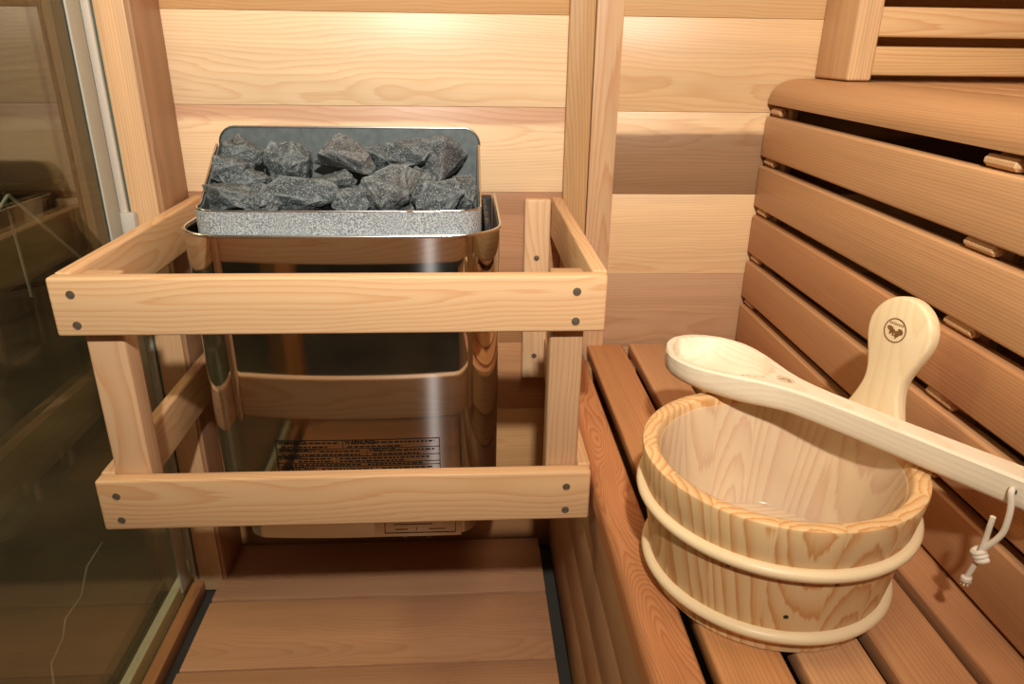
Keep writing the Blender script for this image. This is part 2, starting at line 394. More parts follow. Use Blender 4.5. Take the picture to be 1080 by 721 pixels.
# front nosing plank: rounded upper edge
m = MB(); sect = []
for k in range(9):
    a = PI+(-PI/2)*k/8; sect.append((.157+.014+.014*math.cos(a), .406+.014*math.sin(a)))
sect += [(.2020, .420), (.2045, .4175), (.2045, .384), (.1585, .384), (.157, .3855)]
ny = 20
vs = []; fs = []; gs = []
for j in range(ny+1):
    yy = -1.095+1.087*j/ny
    for (x, z) in sect:
        vs.append((x, yy, z)); gs.append((yy+3.3, (x-.175)+.004*math.sin(yy*9), (z-.42)*.8-.028+.018*math.sin(yy*5.2)))
n = len(sect)
for j in range(ny):
    for k in range(n): fs.append((j*n+k, j*n+(k+1) % n, (j+1)*n+(k+1) % n, (j+1)*n+k))
fs.append(tuple(range(n))); fs.append(tuple(ny*n+k for k in range(n)))
m.add(vs, fs, gs, (.50, .215, .085)); m.build('front_plank', CURLY, bn, 40)
az = [(-.03, .088), (.0895, .187), (.1885, .287), (.2885, .383)]
for i, (z0, z1) in enumerate(az):
    one_board('apron_board', (.163, -1.095, z0), (.181, -.008, z1), 1, [(.44, .25, .125), (.50, .28, .13), (.42, .235, .12), (.46, .26, .13)][i], CEDARF, bn, r=.003)
for yy in (-.05, -.60, -1.06):
    one_board('cross_support', (.186, yy-.02, .345), (.515, yy+.02, .3972), 0, brn, CEDAR, bn)

# ------------------------------------------------------------------ upright slatted screen between the benches
sk = empty('slatted_backrest', (.51, -.85, .42), 'upright screen of five wide cedar slats rising behind the pail to the upper bench', 'backrest')
zz = [(.424, .4965), (.5110, .5790), (.5940, .6620), (.6770, .7470), (.7620, .8280)]
tt = [(.53, .285, .13), (.56, .305, .145), (.52, .265, .12), (.59, .34, .165), (.62, .365, .18)]
for (z0, z1), t in zip(zz, tt):
    one_board('backrest_slat', (.500, -1.095, z0), (.519, -.006, z1), 1, t, CEDARF, sk, r=.0035, seg=3, pith=(random.choice((-.07, .065)), random.choice((-.035, .03)), random.uniform(-.005, .005), random.uniform(-.012, .012)))
for (y0, y1) in ((-.052, -.008), (-.598, -.545), (-1.09, -1.045)):
    m = MB(); m.board((.5195, y0, .424), (.540, y1, .846), 2, (.62, .39, .21), r=.006, seg=1); m.build('upright_batten', CEDARF, sk)

for (y0, y1) in ((-.050, -.010), (-.598, -.548), (-1.09, -1.045)):
    for (z0, z1) in ((.4968, .5107), (.5793, .5937), (.6623, .6767), (.7473, .7617), (.8283, .8440)):
        one_board('spacer', (.5045, y0, z0+.002), (.5190, y1, z1-.002), 2, (.66, .42, .22), CEDARF, sk, r=.004, seg=1)

# ------------------------------------------------------------------ upper bench
ub = empty('upper_bench', (.8, -.85, .846), 'upper cedar bench with thick rounded front edge at top right', 'bench')
prof = [(.5005, .8475), (.5003, .856), (.5035, .8655), (.5095, .8735), (.5180, .8800), (.5290, .8845), (.5420, .8868), (.5600, .8875), (.6180, .8875), (.6200, .8860), (.6200, .8490), (.6180, .8470), (.5020, .8470)]
m = MB(); vs = []; fs = []; gs = []
n = len(prof)
for j in range(ny+1):
    yy = -1.095+1.089*j/ny
    for (x, z) in prof: vs.append((x, yy, z)); gs.append((yy+7.1, (x-.55)+.0, (z-.87)-.045+yy*.01))
for j in range(ny):
    for k in range(n): fs.append((j*n+k, j*n+(k+1) % n, (j+1)*n+(k+1) % n, (j+1)*n+k))
fs.append(tuple(range(n))); fs.append(tuple(ny*n+k for k in range(n)))
m.add(vs, fs, gs, (.50, .275, .125)); m.build('front_plank', CEDARF, ub, 40)
x = .632
while x < 1.08:
    one_board('seat_slat', (x, -1.095, .864), (min(x+.068, 1.118), -.008, .8875), 1, random.choice(((.55, .31, .15), (.6, .35, .17))), CEDARF, ub, r=.003); x += .080

# backrest lying against the back wall on the upper bench
ur = empty('wall_backrest', (.85, -.05, .888), 'cedar slat backrest with upright end post standing on the upper bench against the back wall', 'backrest')
one_board('end_post', (.5740, -.113, .889), (.6120, -.002, 1.33), 2, (.66, .42, .215), CEDARF, ur, r=.004, seg=3, pith=(.01, .05, .0, .02))
z = .8965; i = 0
while z < 1.3:
    one_board('backrest_slat', (.6125, -.100, z), (1.115, -.080, z+.0415), 0, [(.62, .38, .17), (.66, .415, .20), (.58, .36, .18)][i % 3], CEDARF, ur, r=.004, seg=3); z += .0545; i += 1
one_board('end_post', (1.07, -.079, .889), (1.110, -.002, 1.33), 2, (.66, .42, .215), CEDARF, ur, r=.004)

# ------------------------------------------------------------------ heater guard
gd = empty('heater_guard', (-.15, -.23, .363), 'pale cedar guard frame of upper and lower rails around the heater', 'guard')
G, G2 = T['guard'], T['guard2']
def rail(name, lo, hi, ax, t, screws=(), **k):
    o = one_board(name, lo, hi, ax, t, GUARDW, gd, r=.0035, seg=3, **k)
    for s in screws: screw(s[0], s[1], o)
    return o
rail('front_rail', (-.4585, -.4670, .6250), (.1585, -.4490, .6935), 0, (.70, .445, .235), [((x, -.4672, z), (0, -1, 0)) for x in (-.4345, .1235) for z in (.6745, .6385)], pith=(-.012, .014, .028, -.02))
rail('front_rail', (-.4575, -.4670, .3635), (.1530, -.4490, .4355), 0, (.64, .39, .195), [((x, -.4672, z), (0, -1, 0)) for x in (-.4345, .1220) for z in (.4135, .3785)], pith=(-.02, .03, .03, .015))
rail('side_rail', (-.4585, -.4485, .6260), (-.4400, -.001, .6940), 1, (.68, .43, .225), pith=(.01, .03, .02, .02))
rail('side_rail', (.1430, -.4485, .6260), (.1615, -.016, .6940), 1, (.68, .43, .225))
rail('side_rail', (-.4585, -.4485, .3640), (-.4400, -.001, .4360), 1, (.58, .345, .18), pith=(.02, .04, .02, .03))
rail('side_rail', (.1375, -.4485, .3640), (.1550, -.016, .4360), 1, (.60, .35, .17))
rail('post', (-.4395, -.4485, .3650), (-.3960, -.4150, .6880), 2, (.62, .385, .21), pith=(.0, .05, 0, .01))
rail('post', (.0965, -.4485, .3650), (.1372, -.4150, .6880), 2, (.50, .30, .16), pith=(.004, .02, .01, .02))
rail('post', (.0975, -.020, .3560), (.1420, -.001, .6900), 2, (.72, .48, .27), [((.1195, -.0202, .5880), (0, -1, 0)), ((.1195, -.0202, .4020), (0, -1, 0))])
rail('post', (-.4395, -.020, .3560), (-.3960, -.001, .6900), 2, (.72, .48, .27))

# ------------------------------------------------------------------ heater
HX = -.169
ht = empty('sauna_heater', (HX, -.18, .22), 'mirror-polished electric sauna heater with a stone tray on top', 'heater')
def shell_outline(hw, yb, yc, sag, rc, n=14, nf=40):
    """U outline seen from above: from back left, round the front, to back right. yc: y of front at the corner"""
    pts = [(HX-hw, yb)]
    for k in range(1, 8): pts.append((HX-hw, yb+(yc+rc-yb)*k/8))
    for k in range(n+1):
        a = PI+ (PI/2)*k/n
        pts.append((HX-hw+rc+rc*math.cos(a), yc+rc+rc*math.sin(a)))
    for k in range(1, nf):
        u = -1+2*k/nf; pts.append((HX+u*(hw-rc), yc-sag*(1-abs(u)**2.2)))
    for k in range(n+1):
        a = 1.5*PI+(PI/2)*k/n
        pts.append((HX+hw-rc+rc*math.cos(a), yc+rc+rc*math.sin(a)))
    for k in range(7, 0, -1): pts.append((HX+hw, yb+(yc+rc-yb)*k/8))
    pts.append((HX+hw, yb))
    return pts
def wall_from(outl, zl, zt, th, inner=True):
    """solid sheet of thickness th following each outline; outl(z)->pts"""
    rows = []
    for z in zl: rows.append([(x, y, z) for x, y in outl(z, 0)])
    for z in reversed(zl): rows.append([(x, y, z) for x, y in outl(z, th)])
    vs = [p for r in rows for p in r]; n = len(rows[0]); R_ = len(rows); fs = []
    for i in range(R_):
        j = (i+1) % R_
        for k in range(n-1): fs.append((i*n+k, i*n+k+1, j*n+k+1, j*n+k))
    fs.append(tuple(i*n for i in range(R_))); fs.append(tuple(i*n+n-1 for i in range(R_))[::-1])
    return vs, fs
def ol(z, th):
    w = .2145-.004*(.70-z)/.44
    return shell_outline(w-th, -.030, -.3125+th, .0048, .066-th*.5)
vs, fs = wall_from(ol, [.262, .264, .48, .690, .6985], 0, .0035)
shell = raw('casing', vs, fs, STEEL, ht, 30); shell['label'] = 'mirror-polished curved steel casing'
# rolled rim
o1 = [Vector((x, y, .7005)) for x, y in shell_outline(.2140, -.030, -.3115, .0048, .0655)]
vs, fs = tube_geo(o1, .0026, 8); rim = raw('rim', vs, fs, RIM, ht, 60); rim['label'] = 'bright rolled steel rim'
# lower connection box
def ol2(z, th): return shell_outline(.1785-th, -.030, -.2900+th, .006, .028)
o2 = ol2(0, 0); vs = [(x, y, z) for z in (.2120, .2160, .262) for x, y in (o2 if z > .213 else [(HX+(x-HX)*.985, y+.003) for x, y in o2])]
n = len(o2); fs = [(i*n+k, i*n+k+1, (i+1)*n+k+1, (i+1)*n+k) for i in range(2) for k in range(n-1)]
fs += [(i*n+n-1, i*n, (i+1)*n, (i+1)*n+n-1) for i in range(2)]
fs.append(tuple(range(n))[::-1]); fs.append(tuple(2*n+k for k in range(n)))
lowb = raw('base_box', vs, fs, LOWER, ht, 40)
# rating plate
rp = box('rating_plate', (-.1500, -.2975, .2150), (-.0150, -.2948, .2600), LOWER, lowb, .001)
def frame_strip(name, pts, w, y, mat, parent, depth=.0006):
    """thin printed lines, list of ((x0,z0),(x1,z1))"""
    vs = []; fs = []
    for (x0, z0), (x1, z1) in pts:
        if abs(x1-x0) > abs(z1-z0): c = [(x0, z0-w/2), (x1, z1-w/2), (x1, z1+w/2), (x0, z0+w/2)]
        else: c = [(x0-w/2, z0), (x0+w/2, z0), (x0+w/2, z1), (x0-w/2, z1)]
        o = len(vs)
        yy = [(y(q[0]) if callable(y) else y) for q in c]
        vs += [(q[0], yv, q[1]) for q, yv in zip(c, yy)]+[(q[0], yv+depth, q[1]) for q, yv in zip(c, yy)]
        fs += [(o, o+1, o+2, o+3), (o+7, o+6, o+5, o+4)]+[(o+i, o+4+i, o+4+(i+1) % 4, o+(i+1) % 4) for i in range(4)]
    return raw(name, vs, fs, mat, parent)
frame_strip('plate_print', [((-.134, .222), (-.024, .222)), ((-.134, .222), (-.134, .258)), ((-.024, .222), (-.024, .258)), ((-.134, .258), (-.024, .258)),
    ((-.118, .2285), (-.098, .2285)), ((-.085, .2265), (-.085, .2320)), ((-.066, .2285), (-.040, .2285)), ((-.120, .246), (-.040, .246)), ((-.120, .238), (-.060, .238))], .0009, -.2980, INK, rp)
for x in (-.104, -.066):
    screw((x, -.2955, .2145), (0, -1, -.1), lowb, .0036)
screw((-.085, -.2955, .2145), (0, -1, -.1), lowb, .0016)

# inner cavity : black inner shield, bottom and fins
def ol3(z, th): return shell_outline(.2010-th, -.034, -.2870+th, .012, .055)
vs, fs = wall_from(ol3, [.30, .690], 0, .002); raw('inner_shield', vs, fs, DARKM, ht, 30)
box('cavity_floor', (HX-.17, -.275, .31), (HX+.17, -.036, .316), DARKM, ht, 0)
for k in range(4): box('fin', (HX+.1930, -.215+k*.045, .60), (HX+.1995, -.185+k*.045, .6965), DARKM, ht, .001)
box('back_panel', (HX-.21, -.030, .264), (HX+.21, -.0008, .695), DARKM, ht, .002)

# stone tray: perforated front with sloping sides up to the tall back plate
TW = .1875
def tray_pts():
    p = []
    rc = .030; yf = -.3030; yb = -.145; rb = .018
    for k in range(13): p.append((HX-TW, yb-rb+(yf+rc-yb+rb)*k/12))
    for k in range(1, 9):
        a = PI+(PI/2)*k/8; p.append((HX-TW+rc+rc*math.cos(a), yf+rc+rc*math.sin(a)))
    for k in range(1, 30): p.append((HX-TW+rc+(2*TW-2*rc)*k/30, yf-.003*(1-(2*k/30-1)**2)))
    for k in range(9):
        a = 1.5*PI+(PI/2)*k/8; p.append((HX+TW-rc+rc*math.cos(a), yf+rc+rc*math.sin(a)))
    for k in range(1, 13): p.append((HX+TW, yf+rc+(yb-rb-yf-rc)*k/12))
    return p
tp = tray_pts(); vs = []; n = len(tp)
def tz(y): 
    u = min(1, max(0, (y+.262)/(.262-.163))); return .7310+(.797-.731)*u
def inset(x, y, d):
    cx_, cy_ = HX, -.2; dx = x-cx_; dy = y-cy_
    return (x-math.copysign(min(d, abs(dx)*.02+d*.5), dx) if abs(dx) > .14 else x, y+d if y < -.27 else y)
for (x, y) in tp: vs.append((x, y, .690))
for (x, y) in tp: vs.append((x, y, tz(y)-.001))
for (x, y) in tp: q = inset(x, y, .0010); vs.append((q[0], q[1], tz(y)))
for (x, y) in tp: q = inset(x, y, .0028); vs.append((q[0], q[1], tz(y)-.001))
for (x, y) in tp: q = inset(x, y, .0028); vs.append((q[0], q[1], .690))
fs = [(i*n+k, i*n+k+1, (i+1) % 5*n+k+1, (i+1) % 5*n+k) for i in range(5) for k in range(n-1)]
tray = raw('stone_tray', vs, fs, TRAY, ht, 40); tray['label'] = 'speckled galvanised stone tray'
# bright folded edge on the tray
edge = [Vector((inset(x, y, .0014)[0], inset(x, y, .0014)[1], tz(y))) for x, y in tp]
vs, fs = tube_geo(edge, .0018, 6); raw('tray_edge', vs, fs, RIM, tray, 60)
box('tray_floor', (HX-TW+.004, -.298, .692), (HX+TW-.004, -.148, .696), DARKM, tray, 0)
# back plate with rounded upper corners
bp_ = []
R0 = .022; X0, X1 = HX-TW, HX+TW; ZT = .8195
bp_.append((X0, .69)); 
for k in range(9):
    a = PI-(PI/2)*k/8; bp_.append((X0+R0+R0*math.cos(a), ZT-R0+R0*math.sin(a)-.003*(1-k/8)))
for k in range(9):
    a = PI/2-(PI/2)*k/8; bp_.append((X1-R0+R0*math.cos(a), ZT-R0+R0*math.sin(a)-.003*k/8))
bp_.append((X1, .69)); n = len(bp_)
vs = [(x, -.1440, z) for x, z in bp_]+[(x, -.1405, z) for x, z in bp_]
fs = [tuple(range(n)), tuple(range(n, 2*n))[::-1]]+[(k, (k+1) % n, n+(k+1) % n, n+k) for k in range(n)]
raw('back_plate', vs, fs, PLATE, ht, 40)
vs, fs = tube_geo([Vector((x, -.1440, z)) for x, z in bp_[1:-1]], .0017, 6); raw('back_plate_edge', vs, fs, RIM, ht, 60)
# dull side linings of the tray (inside faces)
for sgn in (-1, 1):
    x = HX+sgn*(TW-.0045)
    vs = []; prof2 = [(-.270, .694), (-.270, .7300), (-.262, .7305), (-.163, .7965), (-.150, .7990), (-.150, .694)]
    for dx in (0, .0012): vs += [(x+dx, y, z) for y, z in prof2]
    k_ = len(prof2); fs = [tuple(range(k_)), tuple(range(k_, 2*k_))[::-1]]+[(i, (i+1) % k_, k_+(i+1) % k_, k_+i) for i in range(k_)]
    raw('side_lining', vs, fs, PLATE, tray)

# warning label printed on the mirror front
def front_y(x):
    hw = .2125; rc = .065; u = (x-HX)/(hw-rc); u = max(-1, min(1, u)); return -.3125-.0048*(1-abs(u)**2.2)-.0006
wl = empty('warning_label', (0, 0, 0), '', 'x')
for k_ in ('label', 'category'): del wl[k_]
wl.parent = None
bpy.data.objects.remove(wl)
X0, X1, Z1 = -.280, -.0445, .4010
rowz = [.4010, .3870, .3745, .3630, .3575, .3440, .3200]
lines = [((X0, Z1), (X1, Z1)), ((X0, rowz[-1]), (X1, rowz[-1])), ((X0, rowz[-1]), (X0, Z1)), ((X1, rowz[-1]), (X1, Z1))]
hl = []
for z in rowz[1:-1]:
    hl.append(((X0, z), (X1, z)))
splits = [(-.184, 0), (-.150, 1), (-.195, 2), (-.137, 4)]
vl = [((x, rowz[i+1]), (x, rowz[i])) for x, i in splits]
def subdiv(ls):
    out = []
    for (a, b) in ls:
        if abs(b[0]-a[0]) > .02:
            n = max(1, int(abs(b[0]-a[0])/.008))
            for k in range(n): out.append(((a[0]+(b[0]-a[0])*k/n, a[1]), (a[0]+(b[0]-a[0])*(k+1)/n, b[1])))
        else: out.append((a, b))
    return out
lab = frame_strip('warning_label', subdiv(lines), .0011, front_y, INK, ht); lab['label'] = 'black multilingual warning print'
frame_strip('label_rule', subdiv(hl+vl), .0007, front_y, INK, lab)
# small print, as rows of short dashes
random.seed(11)
dd = []
for (xa, xb, za) in [(-.240, -.190, .3965), (-.272, -.205, .3900), (-.140, -.052, .3965), (-.178, -.098, .3900), (-.218, -.158, .3830), (-.272, -.160, .3770),
                     (-.108, -.052, .3830), (-.142, -.075, .3770), (-.245, -.202, .3705), (-.190, -.060, .3705), (-.250, -.200, .3660), (-.190, -.095, .3660),
                     (-.272, -.160, .3602), (-.150, -.070, .3602), (-.218, -.142, .3528), (-.130, -.056, .3528), (-.272, -.150, .3470), (-.130, -.075, .3470), (-.272, -.06, .3330)]:
    x = xa
    while x < xb:
        w = random.uniform(.003, .009); dd.append(((x, za), (min(x+w, xb), za))); x += w+.0018
frame_strip('small_print', dd, .0019, front_y, INK, lab)

def text_mesh(name, body, size, M, mat, parent, extrude=.0002, align='LEFT', off=0.):
    cu = bpy.data.curves.new(name, 'FONT'); cu.body = body; cu.size = size; cu.extrude = extrude; cu.align_x = align; cu.offset = off
    to = bpy.data.objects.new(name+'_tmp', cu); COL.objects.link(to)
    dg = bpy.context.evaluated_depsgraph_get(); me = bpy.data.meshes.new_from_object(to.evaluated_get(dg))
    bpy.data.objects.remove(to); me.name = name; me.transform(M)
    me.materials.clear(); me.materials.append(mat)
    o = bpy.data.objects.new(name, me); COL.objects.link(o)
    o.parent = parent; o.matrix_parent_inverse = parent.matrix_world.inverted() if parent.parent is None else Matrix.Translation(-parent.parent.location)
    if parent.parent is not None: o.matrix_parent_inverse = Matrix.Identity(4)
    return o
for body, x, z, s in (('WARNING!', -.277, .3945, .0078), ('WARNUNG!', -.181, .3945, .0078), ('AVERTISSEMENT!', -.277, .3820, .0078), ('VAROITUS!', -.147, .3820, .0078),
                      ('VARNING!', -.277, .3700, .0070), ('OSTRZEŻENIE!', -.277, .3505, .0080)):
    M = Matrix.Translation((x, front_y(x+.02)-.0003, z)) @ Matrix.Rotation(PI/2, 4, 'X')
    text_mesh('warning_word', body, s, M, INK, lab, off=.00012)

# ------------------------------------------------------------------ stones
def stone_mesh(seed, a, b_, c, name):
    rnd = random.Random(seed); bm = bmesh.new()
    for k in range(15):
        v = Vector((rnd.gauss(0, 1), rnd.gauss(0, 1), rnd.gauss(0, 1))).normalized()*rnd.uniform(.86, 1.12)
        bm.verts.new(v)
    ret = bmesh.ops.convex_hull(bm, input=bm.verts[:])
    dead = list({g for g in list(ret['geom_interior'])+list(ret['geom_unused']) if isinstance(g, bmesh.types.BMVert)})
    if dead: bmesh.ops.delete(bm, geom=dead, context='VERTS')
    bmesh.ops.dissolve_limit(bm, angle_limit=math.radians(14), verts=bm.verts[:], edges=bm.edges[:])
    bmesh.ops.triangulate(bm, faces=bm.faces[:])
    # mark ridges
    bmesh.ops.bevel(bm, geom=bm.edges[:], offset=.022, segments=1, profile=.5, affect='EDGES')
    ln = bm.verts.layers.float.new('edge')
    for v in bm.verts: v[ln] = 1.
    bmesh.ops.triangulate(bm, faces=bm.faces[:])
    for it in range(3):
        bmesh.ops.subdivide_edges(bm, edges=[e for e in bm.edges if e.calc_length() > (.5, .28, .16)[it]], cuts=1, use_grid_fill=False)
        bmesh.ops.triangulate(bm, faces=[f for f in bm.faces if len(f.verts) > 3])
    orig = {v: v.co.copy() for v in bm.verts}
    for v in bm.verts:
        p = v.co; q = p*1.6+Vector((seed*3.1, 0, 0))
        d = noise.noise(q)*.14+noise.noise(q*2.7)*.08+noise.noise(q*7)*.045
        v.co = p*(1+d)
    mx = max(abs(v.co.x) for v in bm.verts); my = max(abs(v.co.y) for v in bm.verts); mz = max(abs(v.co.z) for v in bm.verts)
    for v in bm.verts: v.co = Vector((v.co.x/mx*a, v.co.y/my*b_, v.co.z/mz*c))
    me = bpy.data.meshes.new(name); bm.to_mesh(me)
    # ridge mask by face-angle
    bm.normal_update()
    vals = []
    for v in bm.verts:
        ang = [e.calc_face_angle(0) for e in v.link_edges if len(e.link_faces) == 2]
        mxa = max(ang) if ang else 0
        vals.append(min(1., max(0., (mxa-.30)*1.6)))
    if 'edge' in me.attributes: me.attributes.remove(me.attributes['edge'])
    at = me.attributes.new('edge', 'FLOAT', 'POINT'); at.data.foreach_set('value', vals)
    bm.free(); return me
ST = [  # x, y, z, half width, half height, depth, brown?, seed, label
 (-.317, -.184, .786, .033, .024, .026, 0, 3, 'rough dark stone at the back left of the tray, rising above its rim'),
 (-.258, -.176, .772, .033, .029, .026, 0, 8, 'pointed grey stone in the back row, second from the left'),
 (-.176, -.180, .776, .041, .035, .030, 1, 5, 'large brownish stone in the middle, tallest of the heap'),
 (-.126, -.170, .777, .026, .026, .020, 0, 9, 'small grey stone tucked behind the tall brownish middle stone'),
 (-.080, -.176, .784, .032, .022, .026, 0, 14, 'flat-topped grey stone in the back row right of the middle'),
 (-.035, -.178, .775, .035, .034, .028, 1, 21, 'brownish grey stone at the back right corner of the heap'),
 (-.325, -.208, .764, .027, .024, .024, 0, 31, 'ridged dark stone under the back left one'),
 (-.187, -.212, .752, .031, .026, .024, 0, 33, 'half-hidden stone below the tall brownish middle stone'),
 (-.300, -.210, .752, .028, .024, .024, 0, 37, 'half-hidden dark stone between left stones, second row'),
 (-.060, -.214, .750, .030, .024, .024, 0, 41, 'half-hidden dark stone right of centre, second row'),
 (-.107, -.258, .755, .040, .033, .030, 1, 43, 'big rounded brownish stone in front, right of the centre'),
 (-.214, -.260, .749, .054, .029, .030, 0, 47, 'broad peaked grey stone, widest in the front row'),
 (-.319, -.266, .741, .037, .020, .024, 0, 51, 'long low block-like stone at the front left corner'),
 (-.271, -.272, .740, .028, .020, .022, 0, 53, 'small dark stone between front left block and broad peaked one'),
 (-.156, -.278, .738, .026, .018, .018, 0, 57, 'small low stone at the front centre of the tray'),
 (-.042, -.268, .742, .035, .022, .024, 0, 61, 'smooth grey stone at the front right'),
 (-.005, -.245, .748, .018, .026, .026, 0, 65, 'narrow upright stone against the right side of the tray'),
]
for i, (x, y, z, a, c, b_, br, sd, lb) in enumerate(ST):
    me = stone_mesh(sd, a*1.10, b_*1.05, c*1.12, 'sauna_stone'); me.materials.append(ROCKB if br else ROCK)
    o = bpy.data.objects.new('sauna_stone', me); COL.objects.link(o); o.location = (x, y, z)
    tag(o, lb, 'stone', 'sauna stones heaped in the heater tray')
# lower layer that carries them (glimpsed through the chinks)
k = 0
for yy in (-.185, -.245):
    for q in range(6):
        me = stone_mesh(100+k, .030, .026, .018, 'sauna_stone'); me.materials.append(ROCK)
        o = bpy.data.objects.new('sauna_stone', me); COL.objects.link(o); o.location = (-.305+q*.054, yy, .716); k += 1
        tag(o, 'dark stone buried in the bottom layer of the heap, glimpsed through chinks', 'stone', 'sauna stones in the hidden bottom layer')

# ------------------------------------------------------------------ pail
BC = Vector((.3040, -.6440)); ZB = .4205; HB = .150
pl = empty('wooden_pail', (BC.x, BC.y, ZB), 'round pine pail with two pale hoops and one long upright handle, standing on the bench', 'pail')
def rad(z): return .1125+.1433*(z-.42)
NS = 15
m = MB(); rnd = random.Random(5)
for s in range(NS):
    a0 = 2*PI*s/NS+.13; a1 = a0+2*PI/NS; nn = 8
    pith = (rnd.uniform(-.03, .03), -rnd.uniform(.018, .055), rnd.uniform(-.22, .22)); sd = rnd.uniform(0, 40)
    tn = rnd.uniform(.93, 1.05); tint = tuple(c*tn for c in T['pine'])
    prof = [(.4220, 0), (.4260, -.0004), (.45, 0), (.48, 0), (.51, 0), (.54, 0), (.566, 0), (.5690, -.0012), (.5702, -.0035),
            (.5702, -.0125), (.5690, -.0148), (.566, -.016), (.53, -.016), (.49, -.016), (.4420, -.016), (.4420, -.03), (.4220, -.016)]
    prof = prof[:15]+[(.4220, -.016)]
    vs = []; gs = []; fs = []
    for (z, dr) in prof:
        for k in range(nn+1):
            a = a0+(a1-a0)*k/nn; r_ = rad(z)+dr
            vs.append((BC.x+r_*math.cos(a), BC.y+r_*math.sin(a), z))
            yy = (k/nn-.5)*.05; gs.append((z*.55+sd, yy+pith[0]+(z-.5)*.08, dr+pith[1]+(z-.5)*pith[2]))
    R_ = len(prof); n = nn+1
    for i in range(R_):
        for k in range(nn): fs.append((i*n+k, i*n+k+1, ((i+1) % R_)*n+k+1, ((i+1) % R_)*n+k))
    fs.append(tuple(i*n for i in range(R_))); fs.append(tuple(i*n+nn for i in range(R_))[::-1])
    m.add(vs, fs, gs, tint)
body = m.build('staves', PINE, pl, 40)
# bottom disc
def disc(name, r, z0, z1, mat, parent, ggrain=True, tint=T['pine']):
    n = 64; m = MB(); vs = []; gs = []
    rows = [(0.0001, z0), (r, z0), (r, z1), (0.0001, z1)]
    for q, z in rows:
        for k in range(n):
            a = 2*PI*k/n; x, y = q*math.cos(a), q*math.sin(a); vs.append((BC.x+x, BC.y+y, z)); gs.append((x+2, y+.01, z-.46+x*.06))
    fs = [(i*n+k, i*n+(k+1) % n, (i+1)*n+(k+1) % n, (i+1)*n+k) for i in range(3) for k in range(n)]
    m.add(vs, fs, gs, tint); return m.build(name, mat, parent, 40)
disc('bottom', rad(.43)-.0165, .4275, .4400, PINE, pl)
# clear plastic liner
n = 72; prof = [(.4405, -.070), (.4410, -.0200), (.4440, -.0172), (.48, -.0168), (.52, -.0168), (.5600, -.0168), (.5606, -.0175), (.5600, -.0184), (.52, -.0180), (.48, -.0180), (.4448, -.0184), (.4420, -.0210), (.4415, -.070)]
vs = []; fs = []
for (z, dr) in prof:
    for k in range(n): a = 2*PI*k/n; r_ = rad(z)+dr; vs.append((BC.x+r_*math.cos(a), BC.y+r_*math.sin(a), z))
for i in range(len(prof)-1):
    for k in range(n): fs.append((i*n+k, i*n+(k+1) % n, (i+1)*n+(k+1) % n, (i+1)*n+k))
fs.append(tuple(range(n))); fs.append(tuple((len(prof)-1)*n+k for k in range(n)))
ln_ = raw('liner', vs, fs, LINER, pl, 50); ln_['label'] = 'clear plastic liner'
# hoops
for zc in (.4430, .5220):
    m = MB(); n = 96; vs = []; gs = []; fs = []
    prof = []
    for k in range(13):
        a = -PI/2+PI*k/12; prof.append((zc+.0068*math.sin(a), .0003+.0082*math.cos(a)))
    prof += [(zc+.0066, -.0010), (zc-.0066, -.0010)]
    for (z, dr) in prof:
        for k in range(n):
            a = 2*PI*k/n; r_ = rad(z)+dr; vs.append((BC.x+r_*math.cos(a), BC.y+r_*math.sin(a), z)); gs.append((a*.12, (z-zc)+.03, dr+.02))
    R_ = len(prof); fs = [(i*n+k, i*n+(k+1) % n, ((i+1) % R_)*n+(k+1) % n, ((i+1) % R_)*n+k) for i in range(R_) for k in range(n)]
    m.add(vs, fs, gs, (.83, .63, .37)); m.build('hoop', HOOPM, pl, 50)
# black nail heads
for (az_, z) in ((-99.5, .5130), (-86, .5110), (-128.4, .5125), (-102.6, .4680)):
    a = math.radians(az_); r_ = rad(z); nrm = Vector((math.cos(a), math.sin(a), -.14)).normalized(); p = Vector((BC.x+r_*math.cos(a), BC.y+r_*math.sin(a), z))
    M = nrm.to_track_quat('Z', 'Y').to_matrix().to_4x4(); M.translation = p
    vs = []; fs = []; n = 14
    for (q, h) in ((.0024, -.0006), (.0024, .0003), (.0015, .0008)):
        for k in range(n): vs.append(M @ Vector((q*math.cos(2*PI*k/n), q*math.sin(2*PI*k/n), h)))
    for i in range(2):
        for k in range(n): fs.append((i*n+k, i*n+(k+1) % n, (i+1)*n+(k+1) % n, (i+1)*n+k))
    fs.append(tuple(range(2*n, 3*n))); fs.append(tuple(range(n))[::-1]); raw('nail', vs, fs, BLACKP, pl, 40)
# tall paddle handle: outline in (t, L), t along the tangent
AZ = math.radians(20.8); er = Vector((math.cos(AZ), math.sin(AZ), 0)); et = Vector((-math.sin(AZ), math.cos(AZ), 0))
up = (Vector((0, 0, 1))+er*.1433).normalized(); nin = up.cross(et)
if nin.dot(er) > 0: nin = -nin
hb = Vector((BC.x, BC.y, .570))+er*(rad(.57)-.0165)
def hw_(L):
    if L < .052:
        u = max(0, min(1, (L+.02)/.072)); return .042+(.0215-.042)*(u*u*(3-2*u))
    c = .1045; R_ = .0355
    if L > c: return math.sqrt(max(0, R_*R_-(L-c)**2))*1.0
    u = (L-.052)/(c-.052); return .0215+(R_-.0215)*(u*u*(3-2*u))
Ls = [-.012, -.006, 0, .01, .02, .03, .04, .046, .052, .06, .068, .076, .084, 0.092, .098, .1045]+[.1045+.0355*math.sin(PI/2*k/12) for k in range(1, 13)]
outl = [(hw_(L), L) for L in Ls]; outl = outl+[(-w, L) for w, L in reversed(outl[:-1])]
cx_m = Vector((0, .06))
